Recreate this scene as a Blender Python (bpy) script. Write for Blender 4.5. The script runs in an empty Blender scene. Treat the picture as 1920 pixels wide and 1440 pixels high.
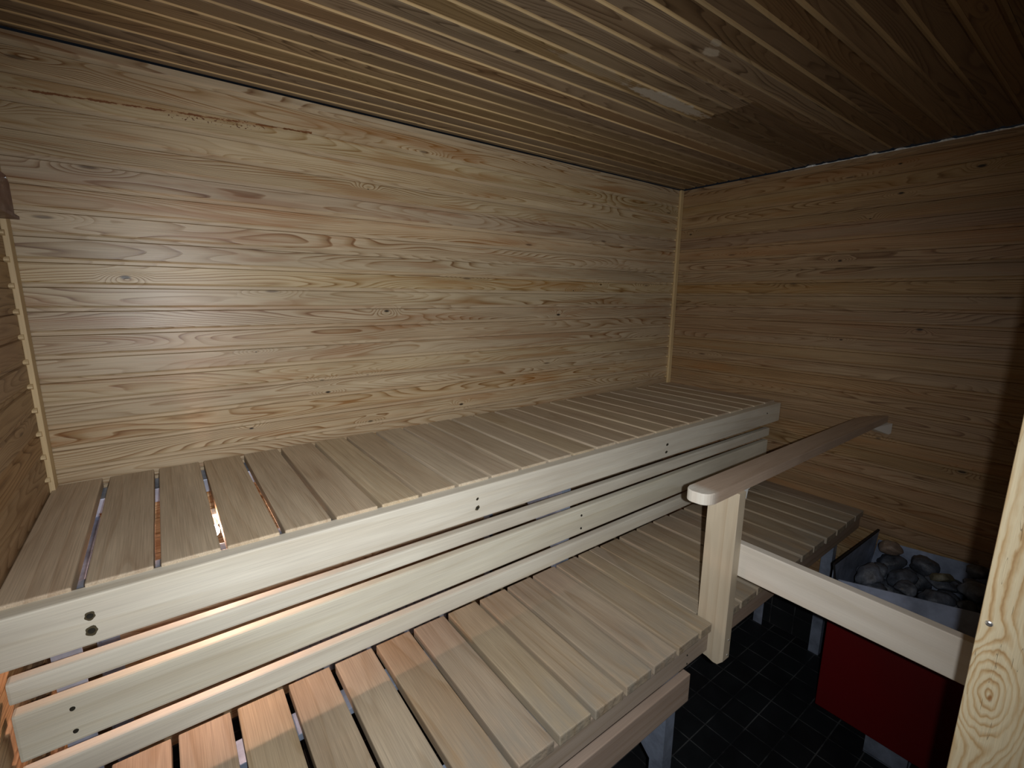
import bpy, bmesh, math, random
from mathutils import Vector, Matrix, noise
C = bpy.context.scene.collection
sc = bpy.context.scene
random.seed(7)
# ------------------------------------------------------------------ room measures (metres, floor at z = 0)
ZC = 1.74                     # camera height
XL, XR, YB = -0.279, 2.502, 1.70
ZCEIL = ZC + 0.610
ZU, ZL = ZC - 0.516, ZC - 0.954      # seat heights of the upper and the lower bench
YW = 0.045                    # inner face of the front wall
XJ = 0.80                     # face of the door jamb
# ------------------------------------------------------------------ camera
yaw, pitch, roll, fpx = 0.64506, 0.18636, 0.00865, 874.06
cy, sy, cp, sp = math.cos(yaw), math.sin(yaw), math.cos(pitch), math.sin(pitch)
fwd = Vector((sy * cp, cy * cp, -sp)); rgt = Vector((cy, -sy, 0)); upv = rgt.cross(fwd)
r2 = rgt * math.cos(roll) + upv * math.sin(roll); u2 = -rgt * math.sin(roll) + upv * math.cos(roll)
cam = bpy.data.cameras.new('camera'); cam.sensor_width = 36; cam.lens = fpx * 36 / 1920
cam.clip_start = 0.02; cam.clip_end = 50
camo = bpy.data.objects.new('camera', cam); C.objects.link(camo)
M = Matrix((r2, u2, -fwd)).transposed().to_4x4(); M.translation = Vector((0, 0, ZC)); camo.matrix_world = M
sc.camera = camo
# ------------------------------------------------------------------ world, flash lamp, exposure
w = bpy.data.worlds.new('world'); sc.world = w; w.use_nodes = True
w.node_tree.nodes['Background'].inputs[0].default_value = (0.5, 0.6, 0.8, 1)
w.node_tree.nodes['Background'].inputs[1].default_value = 0.006
FLASH_W, FLASH_SIZE = 68.0, 125
fl = bpy.data.lights.new('flash', 'SPOT'); fl.energy = FLASH_W; fl.spot_size = math.radians(FLASH_SIZE); fl.spot_blend = 1.0
fl.shadow_soft_size = 0.006; fl.color = (1.0, 0.985, 0.965)
flo = bpy.data.objects.new('flash', fl); C.objects.link(flo)
F_AIM = (fwd - 0.10 * u2 - 0.09 * r2).normalized()
flo.location = Vector((0, 0, ZC)) + r2 * 0.045 - u2 * 0.004
flo.rotation_euler = F_AIM.to_track_quat('-Z', 'Y').to_euler()
sc.view_settings.view_transform = 'Standard'; sc.view_settings.look = 'None'
sc.view_settings.gamma = 1; sc.view_settings.use_curve_mapping = False
sc.view_settings.exposure = 0.0

# ------------------------------------------------------------------ node helpers
class NT:
    def __init__(s, name):
        s.m = bpy.data.materials.new(name); s.m.use_nodes = True
        s.t = s.m.node_tree; s.b = s.t.nodes['Principled BSDF']
    def n(s, typ, **k):
        nd = s.t.nodes.new(typ)
        for a, v in k.items():
            setattr(nd, a, v)
        return nd
    def put(s, sock, v):
        if isinstance(v, bpy.types.NodeSocket): s.t.links.new(v, sock)
        elif v is not None:
            if hasattr(sock.default_value, '__len__') and not hasattr(v, '__len__'): v = (v,) * len(sock.default_value)
            sock.default_value = v
    def math(s, op, a, b=None, c=None, clamp=False):
        nd = s.n('ShaderNodeMath', operation=op, use_clamp=clamp)
        s.put(nd.inputs[0], a)
        if b is not None: s.put(nd.inputs[1], b)
        if c is not None: s.put(nd.inputs[2], c)
        return nd.outputs[0]
    def xyz(s, x, y, z):
        nd = s.n('ShaderNodeCombineXYZ')
        for i, v in enumerate((x, y, z)): s.put(nd.inputs[i], v)
        return nd.outputs[0]
    def noise(s, vec, scale=1, detail=2, rough=0.5, dist=0):
        nd = s.n('ShaderNodeTexNoise'); s.put(nd.inputs['Vector'], vec)
        nd.inputs['Scale'].default_value = scale; nd.inputs['Detail'].default_value = detail
        nd.inputs['Roughness'].default_value = rough; nd.inputs['Distortion'].default_value = dist
        return nd.outputs['Fac']
    def ramp(s, fac, stops, interp='LINEAR'):
        nd = s.n('ShaderNodeValToRGB'); nd.color_ramp.interpolation = interp
        cr = nd.color_ramp
        while len(cr.elements) < len(stops): cr.elements.new(0.5)
        for e, (p, c) in zip(cr.elements, stops):
            e.position = p; e.color = (*c, 1) if len(c) == 3 else c
        s.put(nd.inputs[0], fac); return nd.outputs[0]
    def mapr(s, v, a, b, c=0, d=1, smooth=False):
        nd = s.n('ShaderNodeMapRange'); nd.interpolation_type = 'SMOOTHSTEP' if smooth else 'LINEAR'
        s.put(nd.inputs[0], v)
        for i, x in enumerate((a, b, c, d)): nd.inputs[i + 1].default_value = x
        return nd.outputs[0]
    def mix(s, f, a, b, mode='MIX'):
        nd = s.n('ShaderNodeMix', data_type='RGBA', blend_type=mode)
        s.put(nd.inputs[0], f); s.put(nd.inputs[6], a); s.put(nd.inputs[7], b)
        return nd.outputs[2]
    def dist(s, a, b):
        nd = s.n('ShaderNodeVectorMath', operation='DISTANCE'); s.put(nd.inputs[0], a); s.put(nd.inputs[1], b)
        return nd.outputs['Value']
    def bump(s, h, strength, distance):
        nd = s.n('ShaderNodeBump'); s.put(nd.inputs['Height'], h)
        nd.inputs['Strength'].default_value = strength; nd.inputs['Distance'].default_value = distance
        s.t.links.new(nd.outputs[0], s.b.inputs['Normal'])
def rgb(h, k=1.0):
    h = h.lstrip('#'); v = [int(h[i:i + 2], 16) / 255 for i in (0, 2, 4)]
    return tuple(((x / 12.92) if x <= 0.04045 else ((x + 0.055) / 1.055) ** 2.4) * k for x in v)

def wood(name, light, mid, dark, long='X', cross='Z', pitch=None, z0=0.0, N=24.0, sL=1.0, sC=10.0,
         contrast=0.85, rough=0.42, knots=(), autoknot=0.55, tint=0.09, sat=0.08, strip=0.0, heart=0.0, stripcut=False, stripcol=None, hue=0.494, fibre=0.10, bump=0.35,
         cracks=None, patches=(), worn=None, jointx=None, spec=0.45, resin=False):
    s = NT(name)
    tc = s.n('ShaderNodeTexCoord'); sep = s.n('ShaderNodeSeparateXYZ'); s.put(sep.inputs[0], tc.outputs['Object'])
    ax = dict(X=sep.outputs[0], Y=sep.outputs[1], Z=sep.outputs[2])
    L = ax[long]; K = ax[cross]; D = ax[[a for a in 'XYZ' if a not in (long, cross)][0]]
    if pitch:
        ident = s.math('FLOOR', s.math('DIVIDE', s.math('SUBTRACT', K, z0), pitch))
        wn = s.n('ShaderNodeTexWhiteNoise', noise_dimensions='1D'); s.put(wn.inputs['W'], ident)
        rnd = wn.outputs['Value']
        if jointx is not None:
            ident = s.math('ADD', ident, s.math('MULTIPLY', s.math('MULTIPLY', s.math('GREATER_THAN', L, jointx), s.math('COMPARE', K, 0.938, 0.103)), 57.3))
            wn = s.n('ShaderNodeTexWhiteNoise', noise_dimensions='1D'); s.put(wn.inputs['W'], ident); rnd = wn.outputs['Value']
        off = s.math('MULTIPLY', rnd, 37.0)
    else:
        oi = s.n('ShaderNodeObjectInfo'); rnd = oi.outputs['Random']; off = s.math('MULTIPLY', rnd, 61.0)
    Lo = s.math('ADD', L, off)
    # smooth height field whose contour lines are the growth rings
    p = s.xyz(s.math('MULTIPLY', Lo, sL), s.math('ADD', s.math('MULTIPLY', K, sC), off), s.math('MULTIPLY', D, sC))
    h = s.noise(p, 1, 1.5, 0.45)
    # a tilt across the board in some boards makes straight grain
    h = s.math('ADD', h, s.math('MULTIPLY', s.math('MULTIPLY', K, 7.0), s.math('SUBTRACT', s.math('FRACT', s.math('MULTIPLY', rnd, 7.3)), 0.35)))
    # scattered knots
    vo = s.n('ShaderNodeTexVoronoi', feature='F1', voronoi_dimensions='2D')
    s.put(vo.inputs['Vector'], s.xyz(s.math('MULTIPLY', Lo, 1.6), s.math('ADD', s.math('MULTIPLY', K, 8.0), off), 0)); vo.inputs['Scale'].default_value = 1
    vc = s.n('ShaderNodeSeparateColor'); s.put(vc.inputs[0], vo.outputs['Color'])
    on = s.math('LESS_THAN', vc.outputs[0], autoknot)
    kd = vo.outputs['Distance']
    h = s.math('ADD', h, s.math('MULTIPLY', on, s.math('MULTIPLY', s.mapr(kd, 0.0, 0.22, 1, 0, True), 0.16)))
    kdark = s.math('MULTIPLY', on, s.mapr(kd, 0.014, 0.045, 0.65, 0, True))
    # knots placed as in the photograph
    kcore = None
    LK = s.xyz(s.math('MULTIPLY', L, 0.42), K, 0)
    LK0 = s.xyz(L, K, 0)
    for (a, b, r) in knots:
        d = s.dist(LK, (a * 0.42, b, 0))
        h = s.math('ADD', h, s.math('MULTIPLY', s.mapr(d, 0.0, 0.030, 1, 0, True), 0.16))
        g = s.mapr(s.dist(LK, (a * 0.42, b, 0)), r * 0.35, r, 1, 0, True)
        kcore = g if kcore is None else s.math('MAXIMUM', kcore, g)
    ph = s.math('MULTIPLY', h, N)
    fr = s.math('FRACT', ph)
    # early wood pale, a slow darkening, then a sharp late-wood line
    ringamp = s.noise(s.xyz(s.math('MULTIPLY', Lo, 1.3), s.math('MULTIPLY', K, 26), off), 1, 2, 0.5)
    ringamp = s.mapr(ringamp, 0.36, 0.62, 0.25, 1.0)
    ring = s.ramp(fr, [(0.0, (0.05,) * 3), (0.45, (0.12,) * 3), (0.80, (0.62,) * 3), (0.90, (1,) * 3), (0.965, (0.7,) * 3), (1.0, (0.05,) * 3)])
    f = s.math('MULTIPLY', s.math('MULTIPLY', ring, ringamp), contrast, clamp=True)
    col = s.ramp(f, [(0, light), (0.45, mid), (1, dark)])
    # blotches and fibres
    bl = s.noise(s.xyz(s.math('MULTIPLY', Lo, 2.2), s.math('MULTIPLY', K, 14), off), 1, 3, 0.55)
    col = s.mix(0.5, col, s.mix(1, col, s.ramp(bl, [(0.3, (0.72, 0.66, 0.6)), (0.7, (1.18, 1.18, 1.15))]), 'MULTIPLY'))
    fb = s.noise(s.xyz(s.math('MULTIPLY', Lo, 7), s.math('MULTIPLY', K, 420), s.math('MULTIPLY', D, 420)), 1, 2, 0.6)
    col = s.mix(1, col, s.ramp(fb, [(0.25, (1 - fibre * 2,) * 3), (0.75, (1 + fibre,) * 3)]), 'MULTIPLY')
    if heart:      # streaks of orange heartwood
        hw = s.noise(s.xyz(s.math('MULTIPLY', Lo, 2.0), s.math('MULTIPLY', K, 22), s.math('ADD', off, 11)), 1, 3, 0.6, 0.6)
        col = s.mix(s.mapr(hw, 0.50, 0.66, 0, heart, True), col, (*rgb('93602f'), 1))
    # board to board variation
    tv = s.math('ADD', 1 - tint, s.math('MULTIPLY', rnd, 2 * tint))
    hs = s.n('ShaderNodeHueSaturation'); s.put(hs.inputs['Color'], col); s.put(hs.inputs['Value'], tv)
    s.put(hs.inputs['Saturation'], s.math('ADD', 1 - sat, s.math('MULTIPLY', s.math('FRACT', s.math('MULTIPLY', rnd, 13.7)), 2 * sat)))
    s.put(hs.inputs['Hue'], s.math('ADD', hue, s.math('MULTIPLY', s.math('FRACT', s.math('MULTIPLY', rnd, 5.1)), 0.012)))
    col = hs.outputs[0]
    col = s.mix(kdark, col, (*rgb('3a2416'), 1))
    if kcore is not None: col = s.mix(s.math('MULTIPLY', kcore, 0.95), col, (*rgb('1c120b'), 1))
    rgh = rough
    if strip:      # the tongue in the groove has stayed paler than the faces
        fz = s.math('MULTIPLY', s.math('FRACT', s.math('DIVIDE', s.math('SUBTRACT', K, z0), pitch)), pitch)
        amt = s.mapr(fz, pitch - 0.0145, pitch - 0.0125, 0, strip)
        amt = s.math('MULTIPLY', amt, s.math('ADD', 0.65, s.math('MULTIPLY', rnd, 0.5)), clamp=True)
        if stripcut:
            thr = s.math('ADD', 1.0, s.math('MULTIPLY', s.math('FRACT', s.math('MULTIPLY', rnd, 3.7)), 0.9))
            amt = s.math('MULTIPLY', amt, s.math('MULTIPLY', s.mapr(s.math('SUBTRACT', L, thr), -0.15, 0.15, 1, 0.3, True), s.math('SUBTRACT', 1, s.math('MULTIPLY', 0.5, s.math('LESS_THAN', K, 0.716)))))  # strip dimmed to the right and by the door, imitating weaker flash
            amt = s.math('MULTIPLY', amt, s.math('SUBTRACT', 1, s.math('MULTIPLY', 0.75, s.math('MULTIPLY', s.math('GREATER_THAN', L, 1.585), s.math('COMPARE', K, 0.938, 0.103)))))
        if stripcut:      # browner boards past the butt joint; door-side boards darkened to imitate flash falloff
            brown_dim = s.math('MAXIMUM', s.math('MULTIPLY', s.math('GREATER_THAN', L, jointx), s.math('COMPARE', K, 0.938, 0.103)), s.math('LESS_THAN', K, 0.716))
            col = s.mix(s.math('MULTIPLY', brown_dim, 0.75), col, s.mix(1, col, (0.42, 0.34, 0.28, 1), 'MULTIPLY'))
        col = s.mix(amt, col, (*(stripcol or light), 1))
    for (a, b, ra, rb, amt, pc) in patches:      # pale worn or chalky marks with a ragged edge
        d = s.dist(s.xyz(s.math('DIVIDE', L, ra), s.math('DIVIDE', K, rb), 0), (a / ra, b / rb, 0))
        nz = s.noise(s.xyz(s.math('MULTIPLY', L, 30), s.math('MULTIPLY', K, 60), 0), 1, 3, 0.6)
        d = s.math('ADD', d, s.math('MULTIPLY', s.math('SUBTRACT', nz, 0.5), 1.3))
        col = s.mix(s.mapr(d, 0.75, 1.1, amt, 0, True), col, (*pc, 1))
    if resin:
        # broken line of dried resin along the top groove
        ln = s.math('SUBTRACT', K, s.math('ADD', ZC + 0.4905, s.math('MULTIPLY', L, 0.054)))
        wig = s.noise(s.xyz(s.math('MULTIPLY', L, 70), s.math('MULTIPLY', K, 60), 0), 1, 3, 0.7)
        ln2 = s.math('ABSOLUTE', s.math('ADD', ln, s.math('MULTIPLY', s.math('SUBTRACT', wig, 0.5), 0.008)))
        gap = s.noise(s.xyz(s.math('MULTIPLY', L, 26), 3.3, 0), 1, 2, 0.6)
        wdt = s.math('MULTIPLY', s.mapr(gap, 0.38, 0.56, 0.0, 1), 0.0026)
        m1 = s.math('LESS_THAN', ln2, wdt)
        m1 = s.math('MULTIPLY', m1, s.math('LESS_THAN', L, 0.46))
        sp_ = s.noise(s.xyz(s.math('MULTIPLY', L, 120), s.math('MULTIPLY', K, 160), 0), 1, 1, 0.5)
        band = s.math('MULTIPLY', s.mapr(s.math('ABSOLUTE', s.math('ADD', ln, 0.007)), 0.004, 0.015, 1, 0), s.mapr(s.math('ABSOLUTE', s.math('SUBTRACT', L, 0.19)), 0.07, 0.17, 1, 0))
        m2 = s.math('MULTIPLY', s.math('GREATER_THAN', sp_, 0.62), s.math('GREATER_THAN', band, 0.35))
        mm = s.math('MAXIMUM', m1, m2, clamp=True)
        col = s.mix(s.math('MULTIPLY', mm, 0.9), col, (*rgb('5c2c0a'), 1))
        halo = s.mapr(ln2, 0.0, 0.006, 0.35, 0)
        col = s.mix(s.math('MULTIPLY', halo, s.math('LESS_THAN', L, 0.46)), col, (*rgb('9a5f22'), 1))
    if worn:
        # grey wear and ingrained dirt towards the sat-on end of the slat
        (w0, w1, wc, wa, wf) = worn
        e = s.mapr(ax[long], w0, w1, 0, 1, True)
        nz = s.noise(s.xyz(s.math('MULTIPLY', Lo, 8), s.math('MULTIPLY', K, 30), off), 1, 4, 0.65)
        fct = s.math('MULTIPLY', e, s.mapr(nz, 0.35, 0.65, 0 if wf else 0.5, wa))
        col = s.mix(fct, col, (*wc, 1))
        # splintered, blackened front end
        ef = s.mapr(ax[long], w1 + 0.0075, w1 + 0.0085, wf, 0)
        en = s.noise(s.xyz(s.math('ADD', s.math('MULTIPLY', K, 60), off), s.math('MULTIPLY', D, 130), s.math('MULTIPLY', ax[long], 60)), 1, 3, 0.65)
        col = s.mix(s.math('MULTIPLY', ef, s.mapr(en, 0.42, 0.62, 0.0, 0.75)), col, (*rgb('4a463e'), 1))
    s.put(s.b.inputs['Base Color'], col)
    rr = s.math('ADD', rgh - 0.06, s.math('MULTIPLY', bl, 0.14))
    s.put(s.b.inputs['Roughness'], rr)
    s.b.inputs['Specular IOR Level'].default_value = spec
    hgt = s.math('ADD', s.math('MULTIPLY', fb, 0.35), s.math('MULTIPLY', f, -0.65))
    s.bump(hgt, bump, 0.0008)
    return s.m

def simple(name, col, rough=0.5, metal=0.0, nscale=0, namp=0.2, spec=0.5, bump=0.0, dark=None):
    s = NT(name)
    s.b.inputs['Base Color'].default_value = (*col, 1)
    s.b.inputs['Roughness'].default_value = rough; s.b.inputs['Metallic'].default_value = metal
    s.b.inputs['Specular IOR Level'].default_value = spec
    if nscale:
        tc = s.n('ShaderNodeTexCoord')
        nz = s.noise(tc.outputs['Object'], nscale, 4, 0.6)
        c2 = dark if dark else tuple(c * (1 - 2 * namp) for c in col)
        s.put(s.b.inputs['Base Color'], s.ramp(nz, [(0.3, c2), (0.7, tuple(min(1, c * (1 + namp)) for c in col))]))
        s.put(s.b.inputs['Roughness'], s.mapr(nz, 0.3, 0.7, rough + 0.12, rough - 0.1))
        if bump: s.bump(nz, bump, 0.004)
    return s.m

PZ = 0.0624; S0 = ZC + 0.0187       # pitch of the wall panelling, height of one groove centre
PYC = 0.0636; C0 = 0.972            # pitch of the ceiling boards, y of one groove centre
KB = [(-0.063, 0.042, .007), (0.687, -0.059, .006), (1.558, -0.087, .007), (0.206, -0.436, .004), (0.44, -0.298, .004), (0.604, -0.295, .003),
      (0.456, -0.343, .005), (1.006, -0.461, .006), (0.605, -0.475, .006), (0.637, 0.366, .002), (1.654, 0.029, .003), (0.24, -0.185, .002), (1.85, 0.062, .004)]
KR = [(1.624, 0.357, .005), (0.436, 0.49, .008), (0.667, 0.431, .006), (0.855, 0.17, .005), (0.535, -0.121, .007), (0.808, -0.185, .004),
      (0.685, 0.548, .004), (0.762, 0.342, .003), (0.615, -0.608, .006), (0.33, -0.675, .008)]
kz = lambda ks: [(a, b + ZC, r) for a, b, r in ks]
pine = (rgb('c4b296'), rgb('a9906e'), rgb('7a5432'))
M_back = wood('pine_panel_back', *pine, long='X', cross='Z', pitch=PZ, z0=S0 + 0.006, knots=kz(KB), resin=True, autoknot=0.30, rough=0.38, strip=0.5, heart=0.45, spec=0.5, N=30, contrast=1.0, hue=0.496)
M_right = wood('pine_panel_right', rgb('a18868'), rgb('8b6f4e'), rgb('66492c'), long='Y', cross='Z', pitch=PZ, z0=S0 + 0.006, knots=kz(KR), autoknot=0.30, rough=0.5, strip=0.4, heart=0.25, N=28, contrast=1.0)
M_left = wood('pine_panel_left', rgb('ae9270'), rgb('947654'), rgb('684c32'), long='Y', cross='Z', pitch=PZ, z0=S0 + 0.006, autoknot=0.4, rough=0.5)
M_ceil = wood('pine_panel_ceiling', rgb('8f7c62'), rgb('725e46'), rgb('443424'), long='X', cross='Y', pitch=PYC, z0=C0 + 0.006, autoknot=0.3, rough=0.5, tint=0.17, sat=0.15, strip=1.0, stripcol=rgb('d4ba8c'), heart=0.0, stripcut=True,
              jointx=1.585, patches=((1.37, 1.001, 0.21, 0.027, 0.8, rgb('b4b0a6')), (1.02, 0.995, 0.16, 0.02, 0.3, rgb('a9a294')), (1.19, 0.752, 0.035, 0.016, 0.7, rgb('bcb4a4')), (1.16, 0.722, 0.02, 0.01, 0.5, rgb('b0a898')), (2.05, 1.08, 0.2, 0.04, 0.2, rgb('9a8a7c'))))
M_slatU = wood('aspen_slat_upper', rgb('c8baa4'), rgb('bcab94'), rgb('a18c74'), long='Y', cross='X', sL=0.8, sC=7, N=7, contrast=0.55, rough=0.62, autoknot=0.03, tint=0.07, sat=0.1, fibre=0.13, bump=0.5, spec=0.3)
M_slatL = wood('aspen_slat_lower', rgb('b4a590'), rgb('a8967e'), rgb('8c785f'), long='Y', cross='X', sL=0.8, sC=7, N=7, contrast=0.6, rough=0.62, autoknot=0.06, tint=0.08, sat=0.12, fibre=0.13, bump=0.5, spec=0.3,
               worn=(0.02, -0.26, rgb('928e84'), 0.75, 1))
M_beam = wood('aspen_beam', rgb('dad8cc'), rgb('cfcab9'), rgb('b5aa94'), long='X', cross='Z', sL=0.7, sC=6, N=6, contrast=0.4, rough=0.55, autoknot=0.0, tint=0.04, fibre=0.06, bump=0.3, spec=0.35)
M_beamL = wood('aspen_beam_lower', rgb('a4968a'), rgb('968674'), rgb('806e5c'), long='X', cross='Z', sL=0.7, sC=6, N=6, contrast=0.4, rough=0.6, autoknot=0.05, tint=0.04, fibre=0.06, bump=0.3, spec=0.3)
M_post = wood('aspen_post', rgb('c4b9a6'), rgb('b8a994'), rgb('a28e76'), long='Z', cross='Y', sL=0.7, sC=6, N=6, contrast=0.5, rough=0.5, autoknot=0.0, tint=0.02, fibre=0.04, bump=0.2)
M_rail = wood('aspen_rail', rgb('dcd8d0'), rgb('d4cec2'), rgb('c0b4a2'), long='Y', cross='Z', sL=0.6, sC=5, N=5, contrast=0.35, rough=0.5, autoknot=0.0, tint=0.02, fibre=0.03, bump=0.2)
M_hand = wood('aspen_handrail', rgb('b8a898'), rgb('aa9886'), rgb('92806e'), long='X', cross='Y', worn=(-0.665, -0.705, rgb('e2e2da'), 1.0, 0), sL=0.7, sC=6, N=6, contrast=0.4, rough=0.55, autoknot=0.0, tint=0.02, fibre=0.08, bump=0.3)
M_trim = wood('pine_trim', rgb('d6bf98'), rgb('c8ac80'), rgb('ab8b5c'), long='Z', cross='Y', sL=0.7, sC=9, N=7, contrast=0.5, rough=0.55, autoknot=0.05, tint=0.03, fibre=0.06)
M_steel = simple('galvanised_steel', rgb('98a6be'), 0.45, 0.35, 14, 0.22, bump=0.2)
M_screw = simple('zinc_screw', (0.75, 0.77, 0.8), 0.3, 0.9)
M_bolt = simple('rusty_screw', rgb('2c2a22'), 0.7, 0.2, 60, 0.3)
M_stain = simple('dark_tannin_stain', rgb('4c4430'), 0.7)
M_red = simple('red_enamel', rgb('660c10'), 0.5, 0.0, 3, 0.1, spec=0.4)
M_tray = simple('heat_blued_steel', rgb('9aa8c4'), 0.5, 0.25, 9, 0.15, bump=0.15, dark=rgb('626c7e'))
M_dark = simple('dark_steel_edge', rgb('16161a'), 0.6, 0.3)
M_maroon = simple('maroon_plastic', rgb('5a2824'), 0.35, 0.0, 20, 0.08)
M_plastic = simple('white_plastic', rgb('d8dcdc'), 0.4)
M_foil = simple('crumpled_foil', (0.85, 0.92, 1.0), 0.3, 0.1, 60, 0.1, bump=0.8)

def stone_mat(name, a, b):
    s = NT(name); tc = s.n('ShaderNodeTexCoord'); oi = s.n('ShaderNodeObjectInfo')
    v = s.n('ShaderNodeVectorMath', operation='ADD'); s.put(v.inputs[0], tc.outputs['Object']); s.put(v.inputs[1], s.math('MULTIPLY', oi.outputs['Random'], 20))
    n1 = s.noise(v.outputs[0], 22, 5, 0.65); n2 = s.noise(v.outputs[0], 90, 3, 0.6)
    col = s.ramp(n1, [(0.3, a), (0.62, b), (0.8, tuple(min(1, x * 1.9) for x in b))])
    tv = s.math('ADD', 0.6, s.math('MULTIPLY', oi.outputs['Random'], 0.8))
    hs = s.n('ShaderNodeHueSaturation'); s.put(hs.inputs['Color'], col); s.put(hs.inputs['Value'], tv)
    s.put(s.b.inputs['Base Color'], hs.outputs[0]); s.b.inputs['Roughness'].default_value = 0.55
    s.bump(s.math('ADD', n1, s.math('MULTIPLY', n2, 0.4)), 0.6, 0.006)
    return s.m
M_stone = stone_mat('sauna_stone', rgb('24282e'), rgb('565e6c'))
M_stone_b = stone_mat('sauna_stone_brown', rgb('4a3f38'), rgb('6e6258'))
M_stone_o = stone_mat('sauna_stone_olive', rgb('44443a'), rgb('6c6a58'))

def tile_mat(name='dark_floor_tiles', A=0, Bx=1):
    s = NT(name); tc = s.n('ShaderNodeTexCoord'); sep = s.n('ShaderNodeSeparateXYZ'); s.put(sep.inputs[0], tc.outputs['Object'])
    u = s.math('DIVIDE', s.math('SUBTRACT', sep.outputs[A], 1.978 - 1.135), 0.1135); v = s.math('DIVIDE', s.math('SUBTRACT', sep.outputs[Bx], 0.822 - 1.095 if Bx == 1 else 0.0), 0.1095)
    def edge(t):
        f = s.math('FRACT', t); return s.math('MINIMUM', f, s.math('SUBTRACT', 1, f))
    e = s.math('MINIMUM', edge(u), edge(v))
    g = s.mapr(e, 0.012, 0.026, 1, 0)
    wn = s.n('ShaderNodeTexWhiteNoise', noise_dimensions='2D'); s.put(wn.inputs['Vector'], s.xyz(s.math('FLOOR', u), s.math('FLOOR', v), 0))
    nz = s.noise(tc.outputs['Object'], 9, 4, 0.6)
    tcol = s.mix(s.math('MULTIPLY', wn.outputs['Value'], 0.5), (*rgb('15171b'), 1), (*rgb('20262a'), 1))
    tcol = s.mix(s.mapr(nz, 0.45, 0.75, 0, 0.5), tcol, (*rgb('22272c'), 1))
    gcol = s.mix(s.mapr(nz, 0.4, 0.65), (*rgb('24262a'), 1), (*rgb('585c5e'), 1))
    s.put(s.b.inputs['Base Color'], s.mix(g, tcol, gcol))
    s.put(s.b.inputs['Roughness'], s.mapr(nz, 0.3, 0.7, 0.5, 0.75)); s.b.inputs['Specular IOR Level'].default_value = 0.25
    s.bump(s.math('SUBTRACT', 1, g), 0.4, 0.0015)
    return s.m
M_tile = tile_mat()

def jamb_mat():
    # plain-sawn softwood with a big knot whose rings swing around it
    s = NT('pine_door_jamb'); tc = s.n('ShaderNodeTexCoord'); sep = s.n('ShaderNodeSeparateXYZ'); s.put(sep.inputs[0], tc.outputs['Object'])
    Y, Z = sep.outputs[1], sep.outputs[2]
    ky, kz_ = 0.042, ZC - 0.497
    wob = s.noise(s.xyz(s.math('MULTIPLY', Y, 30), s.math('MULTIPLY', Z, 3.5), 0), 1, 2, 0.5)
    ripple = s.noise(s.xyz(s.math('MULTIPLY', Y, 150), s.math('MULTIPLY', Z, 45), 2), 1, 2, 0.5)
    dk = s.dist(s.xyz(s.math('MULTIPLY', Y, 1.0), s.math('MULTIPLY', Z, 0.40), 0), (ky, kz_ * 0.40, 0))
    dkn = s.noise(s.xyz(s.math('MULTIPLY', Y, 45), s.math('MULTIPLY', Z, 14), 7), 1, 2, 0.55)
    dk = s.math('ADD', dk, s.math('MULTIPLY', s.math('SUBTRACT', dkn, 0.5), 0.012))
    base = s.math('ADD', s.math('MULTIPLY', Y, 95), s.math('MULTIPLY', wob, 2.6))
    near = s.mapr(dk, 0.022, 0.045, 1, 0, True)
    h = s.math('ADD', s.math('MULTIPLY', s.math('SUBTRACT', 1, near), base), s.math('MULTIPLY', near, s.math('MULTIPLY', dk, 185)))
    h = s.math('ADD', h, s.math('MULTIPLY', ripple, 0.55))
    fr = s.math('FRACT', h)
    f = s.ramp(fr, [(0, (0.1,) * 3), (0.35, (0.0,) * 3), (0.62, (0.55,) * 3), (0.8, (0.95,) * 3), (1, (0.1,) * 3)])
    soft = s.noise(s.xyz(s.math('MULTIPLY', Y, 30), s.math('MULTIPLY', Z, 6), 5), 1, 3, 0.5)
    f = s.math('MULTIPLY', f, s.mapr(soft, 0.35, 0.6, 0.35, 0.9))
    col = s.ramp(f, [(0, rgb('dccfae')), (0.5, rgb('c8ae84')), (1, rgb('a47e50'))])
    core = s.mapr(s.dist(s.xyz(Y, s.math('MULTIPLY', Z, 0.4), 0), (ky - 0.002, (kz_ - 0.004) * 0.4, 0)), 0.001, 0.0028, 0.75, 0, True)
    col = s.mix(core, col, (*rgb('94602f'), 1))
    fb = s.noise(s.xyz(s.math('MULTIPLY', Y, 700), s.math('MULTIPLY', Z, 18), 0), 1, 2, 0.6)
    col = s.mix(1, col, s.ramp(fb, [(0.3, (0.9,) * 3), (0.7, (1.04,) * 3)]), 'MULTIPLY')
    # hairline drying cracks
    cr = s.noise(s.xyz(s.math('MULTIPLY', Y, 190), s.math('MULTIPLY', Z, 9), 9), 1, 1, 0.5)
    ck = s.math('LESS_THAN', s.math('ABSOLUTE', s.math('SUBTRACT', cr, 0.66)), 0.006)
    col = s.mix(s.math('MULTIPLY', ck, 0.55), col, (*rgb('4c3a24'), 1))
    s.put(s.b.inputs['Base Color'], col); s.b.inputs['Roughness'].default_value = 0.55; s.b.inputs['Specular IOR Level'].default_value = 0.35
    s.bump(s.math('ADD', fb, s.math('MULTIPLY', f, -1)), 0.4, 0.0006)
    return s.m
M_jamb = jamb_mat()

def emit(name, col, strength):
    s = NT(name); s.b.inputs['Base Color'].default_value = (0.9, 0.8, 0.7, 1)
    s.b.inputs['Emission Color'].default_value = (*col, 1); s.b.inputs['Emission Strength'].default_value = strength
    return s.m

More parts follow.
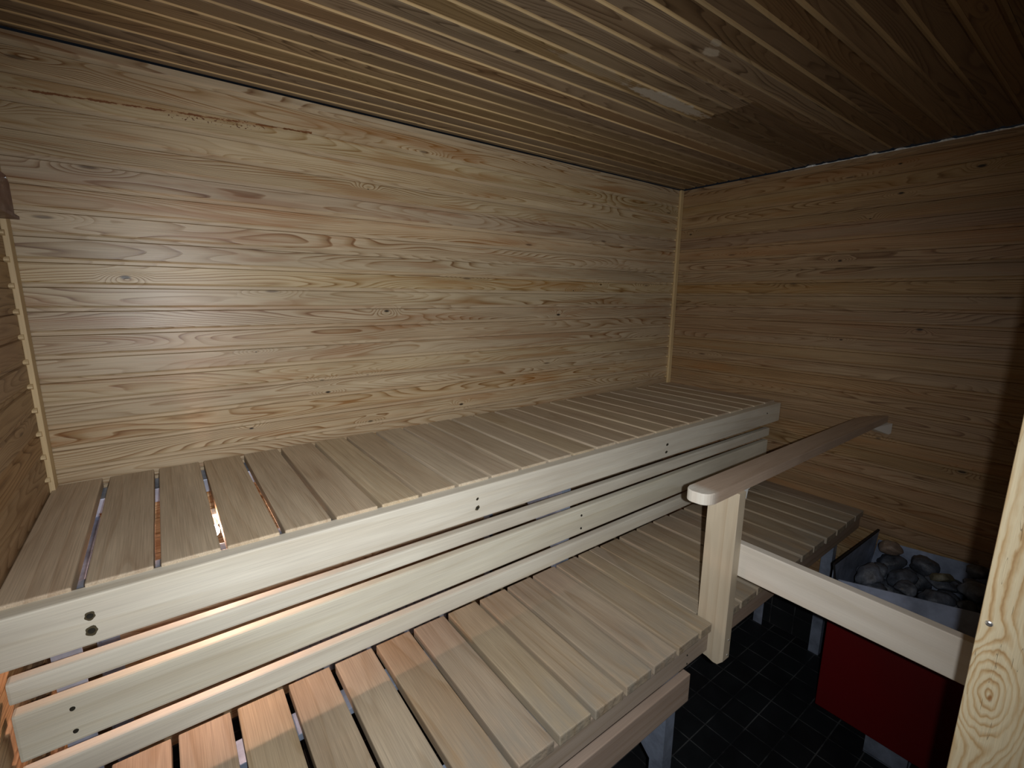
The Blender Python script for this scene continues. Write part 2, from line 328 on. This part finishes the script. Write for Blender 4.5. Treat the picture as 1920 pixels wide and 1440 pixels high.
# ------------------------------------------------------------------ mesh helpers
def box(bm, x0, x1, y0, y1, z0, z1, bevel=0.0, seg=2):
    vs = [bm.verts.new((x, y, z)) for x in (x0, x1) for y in (y0, y1) for z in (z0, z1)]
    i = [(0, 1, 3, 2), (4, 6, 7, 5), (0, 4, 5, 1), (2, 3, 7, 6), (0, 2, 6, 4), (1, 5, 7, 3)]
    fs = [bm.faces.new([vs[k] for k in q]) for q in i]
    if bevel:
        es = list({e for f in fs for e in f.edges})
        bmesh.ops.bevel(bm, geom=es, offset=bevel, segments=seg, affect='EDGES', profile=0.6)
    return bm
def B(*a, **k): return box(bmesh.new(), *a, **k)
def prism(bm, pts, axis, a, b, bevel=0.0):
    """polygon pts (2D) extruded along axis from a to b"""
    def P(u, v, t):
        return {'X': (t, u, v), 'Y': (u, t, v), 'Z': (u, v, t)}[axis]
    lo = [bm.verts.new(P(u, v, a)) for u, v in pts]; hi = [bm.verts.new(P(u, v, b)) for u, v in pts]
    fs = [bm.faces.new(lo[::-1]), bm.faces.new(hi)]
    n = len(pts)
    for k in range(n): fs.append(bm.faces.new((lo[k], lo[(k + 1) % n], hi[(k + 1) % n], hi[k])))
    if bevel:
        es = list({e for f in fs[:2] for e in f.edges})
        bmesh.ops.bevel(bm, geom=es, offset=bevel, segments=3, affect='EDGES', profile=0.6)
    return bm
def cyl(bm, c, axis, r, h, n=16, r2=None):
    r2 = r if r2 is None else r2; lo, hi = [], []
    c = Vector(c); ax = {'X': 0, 'Y': 1, 'Z': 2}[axis]; u, v = [k for k in range(3) if k != ax]
    for k in range(n):
        t = 2 * math.pi * k / n
        for lst, rr, d in ((lo, r, 0), (hi, r2, h)):
            p = Vector(c); p[u] += rr * math.cos(t); p[v] += rr * math.sin(t); p[ax] += d; lst.append(bm.verts.new(p))
    bm.faces.new(lo); bm.faces.new(hi)
    for k in range(n): bm.faces.new((lo[k], lo[(k + 1) % n], hi[(k + 1) % n], hi[k]))
    return bm
WLOC = {}
def obj(name, bm, mat, parent=None, origin=None, smooth=False):
    bmesh.ops.recalc_face_normals(bm, faces=bm.faces)
    o_ = Vector(origin) if origin is not None else Vector((0, 0, 0))
    if o_.length: bmesh.ops.translate(bm, verts=bm.verts, vec=-o_)
    me = bpy.data.meshes.new(name); bm.to_mesh(me); bm.free(); me.materials.append(mat)
    if smooth:
        for p in me.polygons: p.use_smooth = True
    o = bpy.data.objects.new(name, me); C.objects.link(o)
    put(o, o_, parent); return o
def put(o, wloc, parent=None):
    wloc = Vector(wloc); WLOC[o.name] = wloc
    if parent: o.parent = parent; o.location = wloc - WLOC[parent.name]
    else: o.location = wloc
def tag(o, label=None, cat=None, group=None, kind=None):
    if label: o['label'] = label
    if cat: o['category'] = cat
    if group: o['group'] = group
    if kind: o['kind'] = kind
    return o
def thing(name, label, cat, loc, group=None):
    o = bpy.data.objects.new(name, None); C.objects.link(o); o.empty_display_size = 0.1; put(o, loc)
    return tag(o, label, cat, group)
def struct(name, bm, mat, parent=None, origin=None):
    o = obj(name, bm, mat, parent, origin)
    if not parent: o['kind'] = 'structure'
    return o
def dup(o, wloc, parent=None, label=None):
    c = o.copy(); C.objects.link(c); put(c, wloc, parent)
    if label: c['label'] = label
    return c

# ------------------------------------------------------------------ panelled surfaces
def panel_profile(a0, a1, c0, pitch):
    """(coordinate across the boards, depth of the surface) of tongue-and-groove boards with a sunk strip between"""
    P = [(a0, 0.0)]
    k = math.floor((a0 - c0) / pitch) - 1
    while c0 + k * pitch < a1 + pitch:
        c = c0 + k * pitch; k += 1
        for da, d in ((-0.0085, 0.0), (-0.0068, 0.0042), (-0.0062, 0.0060), (-0.0056, 0.0042), (0.0022, 0.0042), (0.0085, 0.0)):
            if a0 < c + da < a1: P.append((c + da, d))
    P.append((a1, 0.0)); return P
def panel_wall(prof, place, t0, t1, back):
    """place(across, depth, along) -> xyz; closed at the back so that the wall has thickness"""
    bm = bmesh.new(); ring = list(prof) + [(prof[-1][0], back), (prof[0][0], back)]
    A = [bm.verts.new(place(a, d, t0)) for a, d in ring]; Bv = [bm.verts.new(place(a, d, t1)) for a, d in ring]
    n = len(ring)
    for k in range(n): bm.faces.new((A[k], A[(k + 1) % n], Bv[(k + 1) % n], Bv[k]))
    bm.faces.new(A); bm.faces.new(Bv[::-1]); return bm
zp = panel_profile(0.0, ZCEIL - 0.005, S0, PZ)
struct('wall_back', panel_wall(zp, lambda a, d, t: (t, YB + d, a), XL - 0.1, XR + 0.1, 0.08), M_back)
zpl = panel_profile(0.0, ZCEIL + 0.02, S0 - 0.004, PZ)
struct('wall_left', panel_wall(zpl, lambda a, d, t: (XL - d, t, a), -0.3, YB, 0.08), M_left)
zpr = panel_profile(0.0, ZCEIL - 0.006, S0, PZ)
struct('wall_right', panel_wall(zpr, lambda a, d, t: (XR + d, t, a), YW, YB, 0.08), M_right)
cp_ = panel_profile(-0.3, YB - 0.004, C0, PYC)
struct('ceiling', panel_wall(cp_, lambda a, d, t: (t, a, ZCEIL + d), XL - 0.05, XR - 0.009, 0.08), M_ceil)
struct('floor', B(XL - 0.1, XR + 0.1, -1.2, YB + 0.1, -0.06, 0.0), M_tile)
HB = 0.27
struct('baseboard_right', B(XR - 0.009, XR + 0.001, YW, YB - 0.009, 0.0, HB, bevel=0.001), tile_mat('dark_wall_tiles_side', 1, 2))
struct('baseboard_left', B(XL - 0.001, XL + 0.009, -0.3, YB - 0.009, 0.0, HB, bevel=0.001), tile_mat('dark_wall_tiles_left', 1, 2))
struct('baseboard_back', B(XL - 0.001, XR + 0.001, YB - 0.009, YB + 0.001, 0.0, HB, bevel=0.001), tile_mat('dark_wall_tiles_back', 0, 2))
# front wall with the doorway the picture is taken from
bm = bmesh.new()
box(bm, XJ + 0.045, XR + 0.1, YW - 0.1, YW, 0, ZCEIL)
struct('wall_front', bm, M_left)
# jamb of the doorway
tr3 = struct('trim_3', B(XJ, XJ + 0.045, -0.075, 0.064, 0, ZCEIL - 0.002, bevel=0.003), M_jamb)
bm = cyl(bmesh.new(), (XJ, 0.0545, ZC - 0.402), 'X', 0.0042, -0.0016, 18, 0.0034); cyl(bm, (XJ - 0.0016, 0.0545, ZC - 0.402), 'X', 0.0034, -0.0008, 18, 0.002)
obj('screw', bm, M_screw, tr3)
# scribed corner strips with the little tongues that fill the grooves
def scribed(name, base, teeth):
    bm = bmesh.new(); box(bm, *base, bevel=0.002)
    k = -12
    while True:
        z = S0 + k * PZ; k += 1
        if z > ZCEIL - 0.03: break
        if z < ZU + 0.01: continue
        if teeth: teeth(bm, z)
    struct(name, bm, M_trim)
rj = random.Random(3)
def teethL(bm, z):
    e = rj.uniform(0.005, 0.010)
    prism(bm, [(1.66, z - 0.014), (1.66, z + 0.004), (1.653 - e * 0.4, z + 0.001), (1.653 - e, z - 0.0035), (1.653 - e, z - 0.008)], 'X', XL - 0.004, XL + 0.006)
def teethR(bm, z):
    e = rj.uniform(0.003, 0.008)
    prism(bm, [(XR - 0.024, z - 0.009), (XR - 0.024, z + 0.009), (XR - 0.030 - e, z + 0.004), (XR - 0.030 - e, z - 0.004)], 'Y', YB - 0.007, YB + 0.004)
scribed('trim_1', (XL, XL + 0.012, 1.655, YB - 0.001, ZU - 0.03, ZCEIL - 0.002), teethL)
scribed('trim_2', (XR - 0.028, XR - 0.0005, YB - 0.014, YB - 0.0005, ZU - 0.03, ZCEIL - 0.004), teethR)

# foil vapour barrier showing over the top of the right wall
bm = bmesh.new(); rf = random.Random(5); top, bot = [], []
y = 0.06; base = ZCEIL - 0.0065
while y < 1.16:
    hz = 0.0015 + 0.0065 * max(0, noise.noise(Vector((y * 21, 0, 0)))) * 3.0
    if y > 1.0: hz *= (1.16 - y) / 0.16
    bot.append(bm.verts.new((XR - 0.001, y, base - 0.001))); top.append(bm.verts.new((XR - 0.003 + 0.003 * rf.random(), y, base + min(hz, 0.0062))))
    y += 0.006
for k in range(len(top) - 1): bm.faces.new((bot[k], bot[k + 1], top[k + 1], top[k]))
r = bmesh.ops.extrude_face_region(bm, geom=list(bm.faces)); bmesh.ops.translate(bm, verts=[v for v in r['geom'] if isinstance(v, bmesh.types.BMVert)], vec=(0.0008, 0, 0))
tag(obj('foil_strip', bm, M_foil), 'crumpled silver foil edge glinting above the right wall under the ceiling', 'foil')

# ------------------------------------------------------------------ fixed boxes
bm = prism(bmesh.new(), [(1.36, ZC + 0.174), (1.602, ZC + 0.174), (1.602, ZC + 0.243), (1.585, ZC + 0.258), (1.36, ZC + 0.258)], 'X', XL, XL + 0.036)
t = thing('control_box', 'maroon plastic box on the left wall above the corner strip', 'box', (XL, 1.48, ZC + 0.17))
obj('housing', bm, M_maroon, t, (XL + 0.018, 1.48, ZC + 0.21))
obj('base_flange', B(XL, XL + 0.042, 1.36, 1.61, ZC + 0.166, ZC + 0.174, bevel=0.001), M_maroon, t, (XL + 0.02, 1.48, ZC + 0.17))
obj('screw', cyl(bmesh.new(), (XL + 0.036, 1.575, ZC + 0.252), 'X', 0.003, 0.0015, 12), M_screw, t, (XL + 0.036, 1.575, ZC + 0.252))

# ------------------------------------------------------------------ upper bench
SW = 0.0988
PU = (XR - XL) / 25
ub = thing('sauna_bench', 'upper slatted sauna bench along the back wall with pale boarded front', 'bench', ((XL + XR) / 2, 1.36, 0))
def slat_mesh(y0, y1, w_, th=0.028, rag=0.0, seed=1):
    bm = B(-w_ / 2, w_ / 2, y0, y1, -th, 0, bevel=0.0032, seg=2)
    return bm
rs = random.Random(11)
first = None
for k in range(25):
    cx = XL + PU * (k + 0.5); x_ = cx + (0.0035 if k else 0.0)
    if first is None:
        first = obj('slat', slat_mesh(1.066 - 1.38, 1.694 - 1.38, SW + 0.001), M_slatU); first.parent = ub
        put(first, (x_ - 0.002, 1.38, ZU), ub)
    else:
        c = dup(first, (x_, 1.38 + rs.uniform(-0.0015, 0.0015), ZU + rs.uniform(-0.0012, 0.0006)), ub)
        c.rotation_euler = (0, 0, rs.uniform(-0.0016, 0.0016))
yF = 1.032
obj('front_beam', B(XL + 0.002, XR - 0.002, yF, yF + 0.040, ZC - 0.618, ZC - 0.5235, bevel=0.004), M_beam, ub, (1.1, yF + 0.02, ZC - 0.57))
obj('front_board', B(XL + 0.010, XR - 0.095, yF, yF + 0.026, ZC - 0.682, ZC - 0.641, bevel=0.005), M_beam, ub, (1.3, yF + 0.01, ZC - 0.66))
obj('front_board', B(XL + 0.009, XR - 0.100, yF, yF + 0.026, ZC - 0.796, ZC - 0.703, bevel=0.005), M_beam, ub, (0.8, yF + 0.01, ZC - 0.75))
obj('front_board', B(XL + 0.004, XR - 0.004, yF, yF + 0.026, ZC - 0.870, ZC - 0.820, bevel=0.005), M_beam, ub, (0.3, yF + 0.01, ZC - 0.845))
# support rails under the slats
obj('support_rail', B(XL + 0.01, XR - 0.01, yF + 0.043, 1.150, ZU - 0.050, ZU - 0.030, bevel=0.002), M_steel, ub, (1.1, 1.1, ZU - 0.04))
obj('support_rail', B(XL + 0.01, XR - 0.01, 1.60, 1.695, ZU - 0.070, ZU - 0.030, bevel=0.002), M_steel, ub, (1.1, 1.65, ZU - 0.05))
# screws with dark tannin stains on beam and boards
def stained_screw(x, z, r, sx=1.7, tail=0.0, parent=ub, y=yF):
    bm = bmesh.new(); n = 20; q = random.Random(int(x * 1000) + int(z * 977))
    c = bm.verts.new((x, y - 0.0007, z)); ring = []
    for k in range(n):
        a = 2 * math.pi * k / n; rr = r * (1 + 0.16 * math.sin(2 * a + x * 9) + 0.08 * math.sin(5 * a + z * 40))
        ring.append(bm.verts.new((x + rr * sx * math.cos(a), y - 0.00025, z + rr * math.sin(a) - (tail if math.sin(a) < -0.5 else 0))))
    for k in range(n): bm.faces.new((c, ring[k], ring[(k + 1) % n]))
    o = obj('screw_stain', bm, M_stain, parent, (x, y, z)); return o
    
def screw(x, z, r=0.004, parent=ub, y=yF):
    bm = cyl(bmesh.new(), (x, y + 0.001, z), 'Y', r, -0.0026, 14, r * 0.8)
    obj('screw', bm, M_bolt, parent, (x, y, z))
for (x, z, r) in ((-0.153, -0.562, .0075), (-0.154, -0.591, .0085), (0.659, -0.558, .004), (0.659, -0.585, .0065), (1.540, -0.566, .006), (1.537, -0.596, .006), (2.36, -0.560, .004)):
    stained_screw(x, ZC + z, r, 1.15); screw(x, ZC + z, min(r * 0.75, 0.006))
for (x, z) in ((-0.196, -0.728), (-0.197, -0.774), (1.076, -0.729), (1.076, -0.776)):
    screw(x, ZC + z, 0.0045)
# steel frames that carry both benches
def frame(x, parent, y_front, y_back, ztop, name='leg_frame', gusset=True):
    bm = bmesh.new(); t_ = 0.004; wd = 0.045
    for (yy, s_) in ((y_front, 1), (y_back, -1)):
        box(bm, x, x + t_, min(yy, yy + s_ * wd), max(yy, yy + s_ * wd), 0, ztop - 0.001)
        box(bm, x + t_, x + wd, min(yy, yy + s_ * t_), max(yy, yy + s_ * t_), 0, ztop - 0.001)
        if gusset:
            a = yy + s_ * wd; zz = ztop - 0.05
            gz = 0.32 if s_ > 0 else 0.16
            prism(bm, [(a, zz - gz), (a, zz), (a + s_ * gz * 0.9, zz), (a + s_ * gz * 0.9, zz - gz * 0.22)], 'X', x, x + t_)
    box(bm, x, x + wd, y_front, y_back, ztop - 0.05, ztop - 0.046); box(bm, x, x + t_, y_front, y_back, ztop - 0.05, ztop)
    return obj(name, bm, M_steel, parent, (x, (y_front + y_back) / 2, 0))
for x in (-0.235, 1.095):
    frame(x, ub, 1.152, 1.66, ZU - 0.052)

# ------------------------------------------------------------------ lower bench
lb = thing('sauna_bench', 'lower slatted sauna bench with worn grey slat ends and steel legs', 'bench', ((XL + XR) / 2, 0.87, 0))
rights = [0.597 - 0.112 * k for k in range(7, 0, -1)] + [0.597, 0.711, 0.823, 0.934, 1.045, 1.155]
first = None
yS0, yS1 = 0.624, 1.128
YM = (yS0 + yS1) / 2
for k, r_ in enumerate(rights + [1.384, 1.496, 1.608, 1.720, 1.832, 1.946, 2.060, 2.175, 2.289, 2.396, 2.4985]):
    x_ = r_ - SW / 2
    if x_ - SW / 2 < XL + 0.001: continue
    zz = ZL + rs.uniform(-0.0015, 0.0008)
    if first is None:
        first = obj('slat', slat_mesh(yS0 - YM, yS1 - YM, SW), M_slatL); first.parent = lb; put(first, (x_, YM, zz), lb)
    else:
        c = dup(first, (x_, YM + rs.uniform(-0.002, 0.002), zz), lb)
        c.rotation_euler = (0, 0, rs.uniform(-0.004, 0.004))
# slats beside the railing post: a narrow one, and one cut back behind the post
obj('slat', B(1.167, 1.2235, yS0, yS1, ZL - 0.028, ZL, bevel=0.003), M_slatL, lb, (1.195, YM, ZL))
obj('slat', prism(bmesh.new(), [(1.2265, 0.678), (1.2650, 0.678), (1.2650, yS0), (1.2740, yS0), (1.2740, yS1), (1.2265, yS1)], 'Z', ZL - 0.028, ZL, bevel=0.002), M_slatL, lb, (1.25, YM, ZL))
x0L = XL + 0.002
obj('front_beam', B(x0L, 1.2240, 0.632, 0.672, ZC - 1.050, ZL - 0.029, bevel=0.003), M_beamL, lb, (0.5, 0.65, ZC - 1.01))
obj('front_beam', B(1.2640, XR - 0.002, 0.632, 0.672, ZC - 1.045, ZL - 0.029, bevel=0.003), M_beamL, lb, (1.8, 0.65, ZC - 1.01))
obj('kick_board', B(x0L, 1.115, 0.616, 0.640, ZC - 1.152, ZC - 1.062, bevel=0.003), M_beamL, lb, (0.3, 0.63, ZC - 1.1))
obj('support_rail', B(XL + 0.01, 1.22, 0.675, 0.745, ZL - 0.048, ZL - 0.030, bevel=0.002), M_steel, lb, (0.5, 0.7, ZL - 0.04))
obj('support_rail', B(1.27, XR - 0.01, 0.675, 0.745, ZL - 0.048, ZL - 0.030, bevel=0.002), M_steel, lb, (1.9, 0.7, ZL - 0.04))
obj('support_rail', B(XL + 0.01, XR - 0.01, 1.000, 1.068, ZL - 0.048, ZL - 0.030, bevel=0.002), M_steel, lb, (1.1, 1.04, ZL - 0.04))
for (x, z) in ((1.115, -1.012), (1.117, -1.041), (0.10, -1.01)):
    screw(x, ZC + z, 0.0028, lb, 0.632)
for x in (-0.16, 1.050):
    frame(x, lb, 0.642, 1.02, ZL - 0.050)
frame(2.440, lb, 0.70, 1.02, ZL - 0.050, gusset=False)

# ------------------------------------------------------------------ railing: post, handrail, side rail
rl = thing('railing', 'pale wooden post with rounded handrail to the right wall and side rail', 'railing', (1.245, 0.63, 0))
XP = 1.2252
bm = prism(bmesh.new(), [(0.583, ZC - 1.058), (0.598, ZC - 1.076), (0.612, ZC - 1.078), (0.632, ZC - 1.070), (0.6725, ZC - 1.070), (0.6725, ZC - 0.530), (0.583, ZC - 0.530)], 'X', XP, XP + 0.036, bevel=0.0015)
# notch over the bench beam
obj('post', bm, M_post, rl, (XP + 0.018, 0.628, ZC - 0.8))
# handrail board: rounded near end, back corner trimmed where it meets the wall
def arc(cx, cy_, r, a0, a1, n=8): return [(cx + r * math.cos(math.radians(a0 + (a1 - a0) * k / n)), cy_ + r * math.sin(math.radians(a0 + (a1 - a0) * k / n))) for k in range(n + 1)]
pts = arc(1.106, 0.624, 0.034, 270, 205, 5) + arc(1.100, 0.632, 0.028, 175, 90, 6) + [(2.330, 0.660), (2.380, 0.654), (2.430, 0.636), (2.470, 0.612), (2.501, 0.602), (2.501, 0.590)]
obj('handrail', prism(bmesh.new(), pts, 'Z', ZC - 0.530, ZC - 0.4985, bevel=0.003), M_hand, rl, (1.8, 0.62, ZC - 0.515))
obj('side_rail', B(XP + 0.0365, XP + 0.0625, 0.0655, 0.672, ZC - 0.790, ZC - 0.690, bevel=0.0025), M_rail, rl, (XP + 0.05, 0.3, ZC - 0.74))
# brackets
bm = bmesh.new(); box(bm, XP + 0.0365, XP + 0.040, 0.592, 0.622, ZC - 0.572, ZC - 0.5305, bevel=0.001); box(bm, XP + 0.0365, XP + 0.074, 0.592, 0.622, ZC - 0.534, ZC - 0.5305, bevel=0.001)
prism(bm, [(XP + 0.040, ZC - 0.534), (XP + 0.040, ZC - 0.568), (XP + 0.060, ZC - 0.560), (XP + 0.066, ZC - 0.534)], 'Y', 0.5925, 0.5950)
tag(obj('bracket', bm, M_plastic, rl, (XP + 0.04, 0.6, ZC - 0.55)), 'small white bracket under the handrail')
for z in (-0.905 - 0.09, -1.045):
    obj('screw', cyl(bmesh.new(), (XP + 0.024, 0.5832, ZC + z), 'Y', 0.003, -0.0018, 12), M_screw, rl, (XP + 0.024, 0.583, ZC + z))

# ------------------------------------------------------------------ stove with stone tray
st = thing('sauna_stove', 'red sauna stove with dark open stone tray by the right wall', 'stove', (2.24, 0.32, 0))
XS = 2.0
obj('body', B(XS, 2.47, 0.02 + YW, 0.560, ZC - 1.642, ZC - 1.22, bevel=0.004), M_red, st, (2.23, 0.3, ZC - 1.4))
bm = bmesh.new()
box(bm, XS + 0.03, XS + 0.06, 0.26, 0.39, 0.004, ZC - 1.643); box(bm, XS + 0.03, 2.44, 0.26, 0.39, 0.0, 0.006)
box(bm, 2.40, 2.43, 0.26, 0.39, 0.004, ZC - 1.643)
obj('stand', bm, M_steel, st, (2.23, 0.32, 0))
# tray: rim polygon leaning in over the body
rim = [Vector((1.957, 0.553, ZC - 0.992)), Vector((2.432, 0.543, ZC - 0.995)), Vector((2.488, 0.11, ZC - 0.995)), Vector((2.150, 0.11, ZC - 1.045))]
side_far = Vector((1.955, 0.532, ZC - 1.045))
foot = [Vector((XS - 0.012, 0.565, ZC - 1.222)), Vector((2.47, 0.565, ZC - 1.222)), Vector((2.492, 0.075, ZC - 1.222)), Vector((XS - 0.012, 0.075, ZC - 1.222))]
def plate(bm, q, th):
    q = [Vector(p) for p in q]; n = (q[1] - q[0]).cross(q[2] - q[0]).normalized() * th
    a = [bm.verts.new(p) for p in q]; b = [bm.verts.new(p + n) for p in q]
    bm.faces.new(a); bm.faces.new(b[::-1]); m_ = len(q)
    for k in range(m_): bm.faces.new((a[k], b[k], b[(k + 1) % m_], a[(k + 1) % m_]))
bm = bmesh.new()
plate(bm, [foot[0], foot[1], rim[1], rim[0]], 0.003)
obj('far_panel', bm, M_tray, st, (2.2, 0.55, ZC - 1.1))
bm = bmesh.new(); plate(bm, [foot[3], foot[0], side_far, rim[3]], 0.003)
o = obj('side_panel', bm, M_tray, st, (2.0, 0.3, ZC - 1.1))
bm = bmesh.new(); plate(bm, [foot[1], foot[2], Vector((2.488, 0.11, ZC - 1.020)), Vector((2.440, 0.540, ZC - 1.042))], 0.003); obj('wall_panel', bm, M_tray, st, (2.45, 0.3, ZC - 1.1))
bm = bmesh.new(); plate(bm, [foot[2], foot[3], rim[3], rim[2]], 0.003); obj('near_panel', bm, M_tray, st, (2.3, 0.1, ZC - 1.1))
bm = bmesh.new()
a_ = [(2.335, 0.600, ZC - 0.5305), (2.5015, 0.572, ZC - 0.5305), (2.5015, 0.572, ZC - 0.574), (2.482, 0.575, ZC - 0.577)]
fr_ = [bm.verts.new(p) for p in a_]; bk_ = [bm.verts.new((p[0], 0.622, p[2])) for p in a_]
bm.faces.new(fr_); bm.faces.new(bk_[::-1])
for k in range(4): bm.faces.new((fr_[k], bk_[k], bk_[(k + 1) % 4], fr_[(k + 1) % 4]))
tag(obj('wall_bracket', bm, simple('white_bracket', rgb('f4f6f4'), 0.45), rl, (2.45, 0.6, ZC - 0.55)), 'white wedge shaped wall bracket')
bm = bmesh.new(); plate(bm, [Vector((p.x, p.y, ZC - 1.218)) for p in foot], 0.003); obj('tray_floor', bm, M_dark, st, (2.2, 0.3, ZC - 1.22))
def bar(bm, a, b, r):
    a, b = Vector(a), Vector(b); d = (b - a).normalized(); u = d.cross(Vector((0, 0, 1))).normalized() * r; v = d.cross(u).normalized() * r
    A = [bm.verts.new(a + p) for p in (u + v, u - v, -u - v, -u + v)]; Bq = [bm.verts.new(b + p) for p in (u + v, u - v, -u - v, -u + v)]
    bm.faces.new(A); bm.faces.new(Bq[::-1])
    for k in range(4): bm.faces.new((A[k], Bq[k], Bq[(k + 1) % 4], A[(k + 1) % 4]))
bm = bmesh.new(); bar(bm, rim[0], rim[1], 0.0035); bar(bm, rim[0], side_far + (foot[0] - side_far) * 0.2, 0.0035); obj('rim_edge', bm, M_dark, st, (2.2, 0.55, ZC - 1.0))
bm = bmesh.new(); box(bm, 2.040, 2.052, 0.262, 0.268, ZC - 1.125, ZC - 1.100); obj('latch_slot', bm, M_dark, st, (2.046, 0.265, ZC - 1.11))

def stone(seed, r):
    bm = bmesh.new(); bmesh.ops.create_icosphere(bm, subdivisions=3, radius=1); q = random.Random(seed)
    sx, sy_, sz = r * q.uniform(0.9, 1.3), r * q.uniform(0.75, 1.0), r * q.uniform(0.55, 0.8)
    # chop a few planes for broken facets
    for _ in range(15):
        n = Vector((q.gauss(0, 1), q.gauss(0, 1), q.gauss(0, 1))).normalized(); d = q.uniform(0.55, 0.85)
        for v in bm.verts:
            e = v.co.dot(n) - d
            if e > 0: v.co -= n * e * 0.96
    for v in bm.verts:
        v.co *= 1 + 0.14 * noise.noise(v.co * 2.2 + Vector((seed, 0, 0))) + 0.07 * noise.noise(v.co * 7 + Vector((0, seed, 0)))
        v.co = Vector((v.co.x * sx, v.co.y * sy_, v.co.z * sz))
    return bm
q = random.Random(21)
protos = {}
def place_stone(x, y, z, r, mat, label, rot=None):
    key = (round(r, 3), mat.name)
    if key not in protos:
        o = obj('sauna_stone', stone(len(protos) + 3, r), mat, None, smooth=False)
        for p_ in o.data.polygons: p_.use_smooth = True
        put(o, (x, y, z)); protos[key] = o
    else: o = dup(protos[key], (x, y, z))
    o.rotation_euler = rot or (q.uniform(-0.4, 0.4), q.uniform(-0.4, 0.4), q.uniform(0, 6.28))
    tag(o, label, 'stone', 'stones in the stove tray')
common = 'dark grey broken stone heaped with others in the stove tray'
heap = []
FL = ZC - 1.214
def rest(x, y, r):
    z = FL + 0.72 * r
    for a, b, c, r_ in heap:
        R = (r + r_) * 0.98; d2 = (x - a) ** 2 + (y - b) ** 2
        if d2 < R * R: z = max(z, c + 0.72 * math.sqrt(R * R - d2))
    return z
for n_ in range(120):
    r = q.choice((0.034, 0.042, 0.050, 0.056)); best = None
    for _ in range(90):
        y_ = q.uniform(0.13, 0.550 - r * 1.35); x_ = q.uniform(2.0 + r * 1.45 + (0.5 - y_) * 0.10, 2.45 - r * 1.3); z_ = rest(x_, y_, r)
        lean = 2.0 + max(0, (0.53 - y_)) * 0.47 * (0 if z_ is None else min(1, (z_ - FL) / 0.17)) - 0.04
        if z_ is None or z_ > ZC - 1.068 + (x_ - 2.2) * 0.12 or x_ - r * 1.2 < lean: continue
        if best is None or z_ < best[2]: best = (x_, y_, z_)
    if best:
        heap.append((*best, r)); place_stone(*best, r, M_stone, common, (q.uniform(-0.2, 0.2), q.uniform(-0.2, 0.2), q.uniform(0, 6.28)))

for x_, y_, r, mt, lb_, rt in (
        (2.085, 0.475, 0.062, M_stone, 'large veined grey stone at the far left corner of the stove tray', (0.2, -0.5, 0.4)),
        (2.345, 0.475, 0.050, M_stone_b, 'brownish stone at the wall side far corner of the stove tray', (0.1, 0.2, 1.2)),
        (2.255, 0.300, 0.040, M_stone_o, 'olive tinted stone in the middle of the stove tray', (0.3, 0.1, 2.0)),
        (2.255, 0.195, 0.058, M_stone, 'large rounded grey stone near the side panel of the stove tray', (0.1, 0.1, 0.9)),
        (2.390, 0.220, 0.052, M_stone, 'pale edged grey stone near the wall panel of the stove tray', (0.2, 0.3, 0.2)),
        ):
    z_ = min(rest(x_, y_, r), ZC - 1.035 + (x_ - 2.2) * 0.1); heap.append((x_, y_, z_, r)); place_stone(x_, y_, z_, r, mt, lb_, rt)

# ------------------------------------------------------------------ lamp under the upper bench, vent on the wall below
LX, LY, LZ = 0.050, 1.262, ZC - 0.566
lp = thing('bench_lamp', 'glowing warm bulb lamp under the left end of the upper bench', 'lamp', (LX, LY + 0.08, ZU - 0.028))
obj('mounting_strip', B(LX - 0.09, LX + 0.09, LY + 0.055, LY + 0.095, ZU - 0.037, ZU - 0.0285, bevel=0.002), M_plastic, lp, (LX, LY + 0.075, ZU - 0.036))
bm = cyl(bmesh.new(), (LX, LY + 0.020, LZ), 'Y', 0.012, 0.04, 24, 0.015); cyl(bm, (LX, LY + 0.060, LZ), 'Y', 0.018, 0.012, 24)
obj('socket', bm, M_plastic, lp, (LX, LY + 0.05, LZ))
bm = bmesh.new(); bmesh.ops.create_uvsphere(bm, u_segments=24, v_segments=14, radius=0.0145)
for v in bm.verts: v.co = Vector((v.co.x, v.co.y * 1.2, v.co.z)) + Vector((LX, LY + 0.006, LZ))
obj('bulb', bm, emit('bulb_glow', (1.0, 0.62, 0.48), 500), lp, (LX, LY, LZ), smooth=True)
vt = thing('vent_grille', 'pale grey ribbed grille on the back wall seen between the front boards', 'vent', (0.6, YB, ZC - 1.46))
obj('frame', B(0.27, 0.93, YB - 0.010, YB - 0.0005, ZC - 1.45, ZC - 1.25, bevel=0.002), simple('grey_vent', rgb('a9abb8'), 0.5), vt, (0.6, YB, ZC - 1.35))
bm = bmesh.new()
for k in range(17): box(bm, 0.285 + k * 0.0385, 0.2882 + k * 0.0385, YB - 0.016, YB - 0.010, ZC - 1.44, ZC - 1.26)
obj('ribs', bm, M_steel, vt, (0.6, YB, ZC - 1.35))
